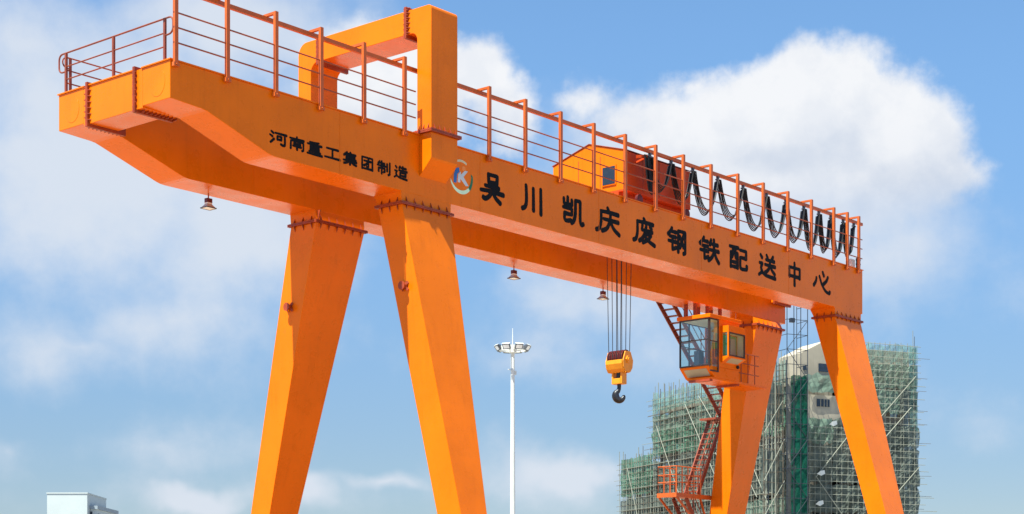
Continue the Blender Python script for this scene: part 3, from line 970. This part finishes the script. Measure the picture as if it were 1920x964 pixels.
# ------------------------------------------------------------------ festoon cable
fc = empty('festoon_cable', (.24, .305, ZT + .06))
tag(fc, 'bundle of black power cables hanging in loops from the railing of the crane', 'cable')
HX = [20.95, 22.22, 23.56, 25.16, 26.84, 28.46, 29.83, 31.16, 32.30, 33.22, 34.20, 35.05]
c0 = None
for i, x in enumerate(HX):
    q = MB().box(-.05, .05, -.03, .03, -.10, .0).tube([(0, -.05, -.03), (0, .05, -.03)], .045, 10).box(-.11, .11, -.04, .04, -.15, -.10)
    if c0 is None: c0 = q.build('cable_carriage', M['lamp_grey'], fc, loc=(x, 0, 1.86))
    else: dup(c0, fc, (x, 0, 1.86))
drops = [1.0, 1.22, 1.26, 1.27, 1.29, 1.33, 1.36, 1.37, 1.40, 1.38, 1.28]
rnd = [random.uniform(-.09, .09) for _ in range(12)]
for s in range(5):
    off = (s - 2) * .042
    pts = []
    for i in range(len(HX) - 1):
        xa, xb = HX[i] + .07, HX[i + 1] - .07
        D = drops[i] + rnd[i] + .022 * (s - 2)
        for k in range(21):
            t = k / 20
            sag_ = 1 - abs(2 * t - 1) ** 2.0
            pinch = .10 * math.sin(2 * math.pi * t) * (xb - xa) * .6
            pts.append((xa + (xb - xa) * t - pinch * .4, off + random.uniform(-.004, .004), 1.73 - D * sag_ - (.02 * s)))
    MB().tube(pts, .021, 6).build('cable', M['rubber'], fc, smooth=True)
# the bunched loops next to the trolley
for s in range(6):
    x0 = 20.55 + .07 * s
    q = [(x0 + .17 * math.sin(math.pi * k / 20) * (1 if k < 11 else 1) + .20 * k / 20, (s - 2.5) * .03, 1.73 - 1.25 * math.sin(math.pi * k / 20) ** .75) for k in range(21)]
    MB().tube(q, .026, 6).build('cable', M['rubber'], fc, smooth=True)

# ------------------------------------------------------------------ floodlights under the far girder
def floodlight(x, label):
    o = empty('floodlight', (x, 4.55, ZT - GH))
    o.scale = (.88, .88, .92)
    tag(o, label, 'floodlight', 'floodlights under the far girder')
    return o


fl = floodlight(5.05, 'floodlight with a red box and white reflector under the tapered free end of the crane')
MB().tube([(0, 0, 0), (0, 0, -.16)], .022, 8).build('stem', M['flange'], fl, smooth=True)
MB().box(-.11, .11, -.08, .08, -.30, -.16).build('ballast_box', M['darkred'], fl, bevel=.012)
MB().loft([[(x * a, y * b, z) for x, y in ((-1, -1), (1, -1), (1, 1), (-1, 1))] for a, b, z in ((.09, .07, -.335), (.12, .10, -.38), (.20, .17, -.47))]).build('reflector', M['lamp_pale'], fl)
q = MB()
for a_, b_ in (((-.2, -.17), (.2, -.17)), ((.2, -.17), (.2, .17)), ((.2, .17), (-.2, .17)), ((-.2, .17), (-.2, -.17))):
    q.bar((*a_, -.47), (*b_, -.47), .03, .03)
q.build('reflector_rim', M['lamp_grey'], fl)
MB().box(-.185, .185, -.155, .155, -.478, -.471).build('lamp_lens', M['lamp_glass'], fl)
MB().box(-.10, .10, -.08, .08, -.335, -.30).build('collar', M['lamp_glass'], fl)
for x, lb in ((18.89, 'floodlight under the middle of the girder, right above the white light mast'), (24.05, 'floodlight under the girder just left of the hanging hoist ropes')):
    c = dup(fl, None, (x, 4.55, ZT - GH))
    c['label'] = lb


# ------------------------------------------------------------------ things in the distance
FW = Vector((math.cos(TH), math.sin(TH), 0))
RT = Vector((math.sin(TH), -math.cos(TH), 0))


def ground_at(lat, dep):
    p = CAM + FW * dep + RT * lat
    return (p.x, p.y, 0)


# -- light mast
lm = empty('light_mast', ground_at(0.05, 130), 0)
tag(lm, 'tall white high-mast light pole with a ring of lamps, seen between the crane legs', 'light mast')
MB().tube([(0, 0, 0), (0, 0, 12), (0, 0, 22.0)], [.24, .18, .14], 14).build('pole', M['white'], lm, smooth=True)
MB().tube([(0, 0, 22.0), (0, 0, 23.4)], [.045, .02], 8).build('lightning_rod', M['white'], lm, smooth=True)
q = MB()
for k in range(24):
    a0, a1 = 2 * math.pi * k / 24, 2 * math.pi * (k + 1) / 24
    q.bar((.95 * math.cos(a0), .95 * math.sin(a0), 21.9), (.95 * math.cos(a1), .95 * math.sin(a1), 21.9), .08, .30)
for k in range(6):
    a = 2 * math.pi * k / 6
    q.bar((0, 0, 21.9), (.95 * math.cos(a), .95 * math.sin(a), 21.9), .10, .20)
q.tube([(0, 0, 21.6), (0, 0, 22.1)], .30, 14)
q.build('lamp_ring', M['white'], lm)
l0 = None
for k in range(8):
    a = 2 * math.pi * (k + .5) / 8 + (TH - R(90))
    h0 = MB()
    h0.loft([[(x, y * .29, z * .21) for y, z in ((-1, -1), (1, -1), (1, 1), (-1, 1))] for x in (0, .12)])
    h0.loft([[(x, y * s_ * .85, z * s_ * .66) for y, z in ((-1, -1), (1, -1), (1, 1), (-1, 1))] for x, s_ in ((0, .3), (-.22, .12))])
    if l0 is None:
        l0 = h0.build('lamp_head', M['lamp_grey'], lm)
        MB().box(.121, .128, -.23, .23, -.15, .15).build('lamp_lens', M['lamp_glass'], l0)
        MB().box(-.02, .115, -.31, .31, .215, .235).build('lamp_hood', M['white'], l0)
        l0.location = (1.13 * math.cos(a), 1.13 * math.sin(a), 21.95)
        l0.rotation_euler = (0, R(35), a)
    else:
        dup(l0, lm, (1.13 * math.cos(a), 1.13 * math.sin(a), 21.95), (0, R(35), a))
MB().box(-.5, -.15, -.03, .03, 20.3, 20.36).box(.15, .32, -.1, .1, 20.0, 20.3).build('winch_bracket', M['white'], lm)

# -- the block of flats going up on the right
BR = (TH - R(90)) + math.atan2(.412, .911)
bo = ground_at(46.4, 302)
bd = empty('unfinished_building', bo, BR)
tag(bd, 'raw concrete tower block under construction behind green nets and poles', 'building')
HLm, HLs, HR = 45.2, 33.8, 50.6


def block(name, x0, x1, y0, y1, h, fh, bay, parent):
    """slabs, columns and partly filled bays on the two sides that face the yard"""
    nf = int(h / fh)
    q = MB()
    for k in range(nf + 1):
        z = h - k * fh
        q.box(x0, x1, y0, y1, z - .35, z)
    q.build('floor_slab', M['concrete'], parent)
    q = MB(); w = MB()
    for axis in (0, 1):
        a0, a1 = (x0, x1) if axis == 0 else (y0, y1)
        n = max(1, int(round((a1 - a0) / bay)))
        for i in range(n + 1):
            p = a0 + (a1 - a0) * i / n
            if axis == 0: q.box(max(p - .35, x0 + .01), min(p + .35, x1 - .01), y0 + .02, y0 + .7, 0, h - .36)
            else: q.box(x0 + .02, x0 + .7, max(p - .35, y0 + .01), min(p + .35, y1 - .01), 0, h - .36)
        for i in range(n):
            pa, pb = a0 + (a1 - a0) * i / n + .36, a0 + (a1 - a0) * (i + 1) / n - .36
            for k in range(nf):
                z1 = h - k * fh - .352; z0 = h - (k + 1) * fh + .002
                if z1 < 14: continue
                sill = z0 + random.choice((.9, .9, .3))
                head = z1 - random.choice((.0, .5, .5))
                if random.random() < .15: sill = head
                m1 = pa + (pb - pa) * .25; m2 = pa + (pb - pa) * .75
                for (u0, u1, v0, v1) in ((pa, m1, z0, z1), (m2, pb, z0, z1), (m1, m2, z0, sill), (m1, m2, head, z1)):
                    if v1 - v0 < .02: continue
                    if axis == 0: w.box(u0, u1, y0 + .12, y0 + .32, v0, v1)
                    else: w.box(x0 + .12, x0 + .32, u0, u1, v0, v1)
    q.build('column', M['concrete'], parent)
    w.build('infill_wall', M['brick'], parent)
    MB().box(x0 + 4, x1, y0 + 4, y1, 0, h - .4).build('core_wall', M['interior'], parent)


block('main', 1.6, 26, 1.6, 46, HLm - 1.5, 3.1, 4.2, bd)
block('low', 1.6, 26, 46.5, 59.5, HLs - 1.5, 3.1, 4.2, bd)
# the taller cream stair tower and the right hand wing
MB().prism([(4.7, HLm - 1.4), (15, HLm - 1.4), (15, 51.5), (9.5, 51.0), (4.7, 48.6)], 'y', 1.9, 9).build('stair_tower', M['plaster'], bd)
MB().box(8.2, 10.2, 1.75, 1.897, 45.6, 47.0).build('window', M['window_dark'], bd)
MB().box(5.0, 5.7, 1.75, 1.897, 45.7, 46.4).build('window', M['window_dark'], bd)
MB().box(15.3, 27.2, 1.6, 12, HLm - 1.4, 50.0).build('wing_wall', M['plaster'], bd)
MB().box(4.7, 13.5, .95, 1.55, 37.2, 41.4).build('balcony_wall', M['plaster'], bd)
MB().box(7.2, 9.8, .85, .947, 39.4, 40.7).build('window', M['window_dark'], bd)
MB().box(7.9, 8.0, .80, .845, 39.4, 40.7).box(8.6, 8.7, .80, .845, 39.4, 40.7).box(9.2, 9.3, .80, .845, 39.4, 40.7).build('window_bars', M['plaster'], bd)
q = MB().box(1.2, 1.5, .5, 45.6, HLm - 2.6, HLm - 1.2)
q.build('parapet', M['plaster'], bd)
# rebar sticking up from the roof
q = MB()
for k in range(70):
    y = random.uniform(1, 45); x = random.choice((1.3, 2.0, 4.0))
    q.tube([(x, y, HLm - 1.5), (x + random.uniform(-.1, .1), y + random.uniform(-.1, .1), HLm + random.uniform(.5, 3.6))], .03, 4)
tag(q.build('rebar', M['pole_dark'], bd), kind='stuff')


def pole(p0, p1, r, m, parent, nm, cache={}):
    """a pole as a copy of one unit tube, stretched between two points"""
    p0, p1 = Vector(p0), Vector(p1)
    key = (nm, m.name)
    if key not in cache:
        cache[key] = MB().tube([(0, 0, 0), (0, 0, 1)], 1, 6).mesh(nm, m, True)
    o = bpy.data.objects.new(nm, cache[key])
    scene.collection.objects.link(o)
    d = p1 - p0
    o.rotation_mode = 'QUATERNION'
    o.rotation_quaternion = Vector((0, 0, 1)).rotation_difference(d.normalized())
    o.scale = (r, r, d.length)
    o.location = p0
    o.parent = parent
    return o


def net(pts, m, parent, nu=14, nv=8, amp=.25):
    """a sagging sheet between four corners a b c d"""
    a, b, c, d = [Vector(p) for p in pts]
    nrm = (b - a).cross(d - a).normalized()
    vs, fs = [], []
    ph = random.uniform(0, 9)
    for j in range(nv + 1):
        for i in range(nu + 1):
            s, t = i / nu, j / nv
            p = (a * (1 - s) + b * s) * (1 - t) + (d * (1 - s) + c * s) * t
            p = p + nrm * amp * (math.sin(i * 1.7 + ph) * math.cos(j * 1.3 + ph * 2) + random.uniform(-.4, .4))
            if j in (0, nv): p.z += random.uniform(-.35, .35)
            vs.append(p)
    for j in range(nv):
        for i in range(nu):
            k = j * (nu + 1) + i
            fs.append((k, k + 1, k + nu + 2, k + nu + 1))
    q = MB().poly(vs, fs)
    return q.build('safety_net', m, parent, smooth=False)


J = lambda a: random.uniform(-a, a)
# scaffold along the left facade (x = 0 side)
sc = empty('scaffolding', bo, BR)
tag(sc, 'pale bamboo scaffolding with green nets along the lower left face of the unfinished building', 'scaffolding', 'scaffolds round the unfinished building')
for layer, x in ((0, -.2), (1, .9)):
    ys = 0.6
    while ys < 59.5:
        h = (HLm + 1.2 if ys < 46.5 else HLs + .8) + random.uniform(-.3, 2.2) * (1 if layer == 0 else .5)
        pole((x + J(.1), ys + J(.15), 8), (x + J(.15), ys + J(.25), h), .055 + random.random() * .02, M['pole'] if random.random() < .85 else M['pole_brown'], sc, 'vertical_pole')
        ys += .98 if layer == 0 else 1.7
z = 17.0
k = 0
while z < HLm + .6:
    ya, yb = (0.2 + J(.8), 47.2) if z > HLs + .6 else (.2 + J(.8), 60)
    sl = J(.12)
    pole((-.32, ya, z + J(.1)), (-.32 + J(.1), yb + abs(random.gauss(0, 1.3)), z + sl), .042, M['pole'] if k % 2 else M['pole_brown'], sc, 'horizontal_pole')
    if k % 2 == 0:
        pole((.78, ya, z + .2), (.78, yb + random.uniform(0, 2.5), z + .2 + J(.15)), .05, M['pole_brown'], sc, 'horizontal_pole')
    z += 1.05 + J(.1); k += 1
for (ya, za, yb, zb) in ((44, 40, 30, 18), (33, 43, 20, 26), (20, 38, 8, 24), (56, 33, 49, 17), (14, 30, 28, 44), (10, 19, 22, 33), (4, 22, 14, 36)):
    pole((-.45, ya, za), (-.45, yb, zb), .07, M['pole'], sc, 'diagonal_brace')
yy = [46.8, 36, 25, 14, 4, .3]
for i in range(5):
    a, b = yy[i], yy[i + 1]
    net([(.35, a, HLm - 2.4), (.35, b, HLm - 2.4), (.35, b, HLm + 1.5 + J(.4)), (.35, a, HLm + 1.2)], M['net_cyan'], sc, 12, 4, .2)
    net([(.3, a, HLm - 6.4), (.3, b, HLm - 6.2), (.3, b, HLm - 3.0), (.3, a, HLm - 3.0)], M['net_light'], sc, 12, 5, .2)
    net([(.25, a, HLm - 10.8 + J(.5)), (.25, b, HLm - 10.5 + J(.5)), (.25, b, HLm - 6.0), (.25, a, HLm - 6.1)], M['net_green'], sc, 12, 5, .25)
    net([(.3, a, 24), (.3, b, 24), (.3, b, HLm - 12.2 + J(1)), (.3, a, HLm - 12 + J(1))], M['net_grey'], sc, 12, 6, .25)
    net([(.3, a, 10), (.3, b, 10), (.3, b, 23.5), (.3, a, 23.6)], M['net_light'] if i in (3, 4) else M['net_grey'], sc, 12, 6, .25)
net([(.3, 60, HLs - 6.5), (.3, 47, HLs - 6), (.3, 47, HLs + 1.2), (.3, 60, HLs + .8)], M['net_green'], sc, 12, 6, .2)
net([(.3, 60, 10), (.3, 47, 10), (.3, 47, HLs - 7), (.3, 60, HLs - 7)], M['net_grey'], sc, 12, 6, .2)
net([(.3, 60, HLs - 6.5), (10, 60, HLs - 6), (10, 60, HLs + 1.0), (.3, 60, HLs + .8)], M['net_cyan'], sc, 6, 6, .2)
net([(.3, 46.9, HLs), (10, 46.9, HLs), (10, 46.9, HLm + 1.0), (.3, 46.9, HLm + .8)], M['net_cyan'], sc, 6, 6, .2)
for z in (20.2, 24.4, 28.6, 32.8, 36.9, 41.0):
    MB().box(.0, .75, .5, 46 if z > HLs - 1 else 59, z, z + .09).build('plank_walkway', M['pole_brown'], sc)

# scaffold on the right hand facade (y = 0 side)
sr = empty('scaffolding', bo, BR)
tag(sr, 'square grid scaffolding with torn grey green nets on the taller right face of the building', 'scaffolding', 'scaffolds round the unfinished building')
xs = 4.9
k = 0
while xs < 28.2:
    h = 50.9 if xs > 15 else 35.6
    if xs > 26.5: h = 53.2
    pole((xs + J(.06), -.3, 8), (xs + J(.15) - (.9 if xs > 24 else 0) * (1), -.3, h + random.uniform(0, .5)), .05, M['pole'], sr, 'vertical_pole')
    if k % 2 == 0: pole((xs + .4, .8, 8), (xs + .4 + J(.1), .8, h - .4), .05, M['pole_dark'], sr, 'vertical_pole')
    xs += 1.12; k += 1
z = 17.2
while z < 51.2:
    x0 = 4.6 if z < 36 else 15.4
    out = max(.0, random.gauss(.9, 1.3)) if z < 45 else .4
    pole((x0 + J(.3), -.42, z + J(.06)), (27.8 + .5 * (z < 30) + out, -.42, z + J(.10)), .05, M['pole'], sr, 'horizontal_pole')
    if int(z) % 3 == 0: pole((27.4, .6, z + .4), (29.5 + random.uniform(0, 2.2), .6, z + .4 + J(.1)), .035, M['pole_brown'], sr, 'horizontal_pole')
    z += 1.16
for (xa, za, xb, zb) in ((6, 27, 15.5, 37.5), (16, 34.5, 27, 45.5), (6.2, 27, 15, 16.5), (15.5, 17.5, 27.8, 29.6), (26, 40, 18, 32)):
    pole((xa, -.55, za), (xb, -.55, zb), .08, M['pole'], sr, 'diagonal_brace')
for (xa, xb) in ((15.2, 19.5), (19.4, 24), (23.9, 28)):
    net([(xa, .2, 47.6), (xb, .2, 47.7), (xb, .2, 50.9), (xa, .2, 50.8)], M['net_cyan'], sr, 8, 4, .1)
    net([(xa, .25, 43.2), (xb, .25, 43.4), (xb, .25, 47.5), (xa, .25, 47.4)], M['net_light'], sr, 8, 4, .15)
    net([(xa, .22, 38.8), (xb, .22, 39), (xb, .22, 43.1), (xa, .22, 43)], M['net_light'] if xa < 20 else M['net_grey'], sr, 8, 4, .15)
net([(26.3, .15, 36), (28.0, .15, 36), (27.6, .15, 50.9), (26.2, .15, 50.8)], M['net_cyan'], sr, 4, 10, .1)
net([(4.8, .2, 41.9), (15, .2, 41.9), (15, .2, 45.0), (4.8, .2, 44.9)], M['net_light'], sr, 10, 4, .15)
for (xa, xb) in ((4.8, 10), (9.9, 15.4), (15.3, 21), (20.9, 28.3)):
    net([(xa, .2, 33.2 + J(.4)), (xb, .2, 33), (xb, .2, 37.6 + J(.8)), (xa, .2, 37)], M['net_light'] if xa < 9 else M['net_grey'], sr, 8, 4, .25)
    net([(xa, .25, 26.5 + J(.4)), (xb, .25, 26.3), (xb, .25, 32.8 + J(.4)), (xa, .25, 33)], M['net_grey'], sr, 8, 5, .3)
    net([(xa, .2, 21), (xb, .2, 21.2), (xb, .2, 26 + J(.4)), (xa, .2, 26)], M['net_grey'], sr, 8, 4, .3)
    net([(xa, .2, 10), (xb, .2, 10), (xb, .2, 20.6 + J(.4)), (xa, .2, 20.5)], M['net_grey'], sr, 8, 5, .3)
net([(28.1, .2, 12), (28.1, 9, 12), (27.6, 9, 46), (27.6, .2, 46)], M['net_grey'], sr, 5, 10, .2)
# loose plastic flapping on the poles
for (x, z) in ((8.7, 36.2), (5.9, 22.4), (6.2, 27.6)):
    q = MB().poly([(x, -.6, z), (x + .5, -.9, z + .5), (x + 1.5, -.7, z + .7), (x + 1.7, -.6, z + .1), (x + .8, -.8, z - .3)], [(0, 1, 4), (1, 2, 4), (2, 3, 4)])
    q.build('loose_sheet', M['white'], sr)

# the hoist tower in the corner
ht = empty('construction_hoist', bo, BR)
tag(ht, 'slim dark lattice hoist tower with deep green net around its lower part', 'hoist tower')
hx0, hx1, hy0, hy1, hz = -2.2, 1.9, -4.2, -.9, 56.5
for i in range(4):
    for (y, r) in ((hy0, .07), (hy1, .06)):
        x = hx0 + (hx1 - hx0) * i / 3
        if i in (1, 2) and y == hy1: continue
        pole((x, y, 8), (x, y, hz - random.uniform(0, .8)), r, M['mast'], ht, 'vertical_pole')
z = 18.0
k = 0
while z < hz - .5:
    for a, b in (((hx0, hy0), (hx1, hy0)), ((hx0, hy0), (hx0, hy1)), ((hx1, hy0), (hx1, hy1))):
        pole((a[0], a[1], z), (b[0], b[1], z), .055, M['mast'], ht, 'horizontal_pole')
    if k % 2 == 0 and z + 5 < hz:
        if k % 4 == 0: pole((hx0, hy0 - .05, z), (hx1, hy0 - .05, z + 5), .055, M['mast'], ht, 'diagonal_brace')
        else: pole((hx1, hy0 - .05, z), (hx0, hy0 - .05, z + 5), .055, M['mast'], ht, 'diagonal_brace')
    z += 2.5; k += 1
for za, zb in ((10, 22.5), (22.2, 30.5), (30.2, 36.5), (36.2, 43.6)):
    net([(hx0 + .9, hy0 + .1, za), (hx1, hy0 + .1, za), (hx1, hy0 + .1, zb), (hx0 + .9, hy0 + .1, zb)], M['net_dark'], ht, 6, 6, .12)
    net([(hx1 + .05, hy0 + .1, za), (hx1 + .05, hy1, za), (hx1 + .05, hy1, zb), (hx1 + .05, hy0 + .1, zb)], M['net_dark'], ht, 4, 6, .1)
q = MB().box(-1.6, -.8, hy0 - .3, hy0 + .3, 52.5, 53.2)
q.build('pulley_head', M['mast'], ht)
# the brown bamboo shaft to its left
bs = empty('scaffolding', bo, BR)
tag(bs, 'narrow brown bamboo pole shaft left of the green wrapped hoist tower', 'scaffolding', 'scaffolds round the unfinished building')
for i in range(9):
    x = -5.5 + .45 * i + J(.1)
    pole((x, -2.2 + J(.6), 8), (x + J(.25), -2.2 + J(.6), 43.5 + random.uniform(-2, 6)), .07 + .03 * random.random(), random.choice((M['pole_brown'], M['pole_dark'], M['pole'])), bs, 'vertical_pole')
z = 18
while z < 46:
    pole((-5.9, -2.5, z + J(.2)), (-1.4, -2.5, z + J(.2)), .05, M['pole_brown'], bs, 'horizontal_pole')
    z += 1.9
for (za, zb) in ((20, 26), (26, 33), (34, 40)):
    pole((-5.7, -2.7, za), (-1.7, -2.7, zb), .06, M['pole'], bs, 'diagonal_brace')
for za, zb in ((10, 20), (24, 31), (36, 42.5)):
    net([(-5.7, -1.7, za), (-1.5, -1.7, za), (-1.5, -1.7, zb), (-5.7, -1.7, zb)], M['net_grey'], bs, 5, 6, .15)

# -- the pale block far away on the left
wb = empty('white_building', ground_at(-75.3, 300), TH - R(90))
tag(wb, 'far white block with a lower wing and dark windows, at the lower left edge', 'building')
q = MB().box(-3.4, 3.4, 0, 14, 0, 23.9)
q.build('tower_wall', M['far_white'], wb)
MB().box(-3.5, 3.5, -.1, 14.1, 23.902, 24.1).build('roof_edge', M['far_white'], wb)
MB().box(3.45, 3.80, 1.85, 1.998, 19.6, 21.0).build('window', M['window_dark'], wb)
wing = [(3.43, 2.0), (4.55, 2.0), (4.95, 15.5), (3.43, 15.5)]
MB().prism(wing, 'z', 0, 21.4).build('wing_wall', M['far_white'], wb)
MB().prism([(3.43, 1.7), (4.75, 1.7), (5.2, 15.8), (3.43, 15.8)], 'z', 21.402, 22.0).build('cornice', M['far_grey'], wb)
for k in range(5):
    y0 = 2.6 + 2.6 * k
    xa, xb = 4.55 + (y0 - 2) * .0296, 4.55 + (y0 + 1.5 - 2) * .0296
    for z in (19.2, 15.6):
        MB().prism([(xa - .03, y0), (xa + .06, y0), (xb + .06, y0 + 1.5), (xb - .03, y0 + 1.5)], 'z', z, z + 1.5).build('window', M['window_dark'], wb)
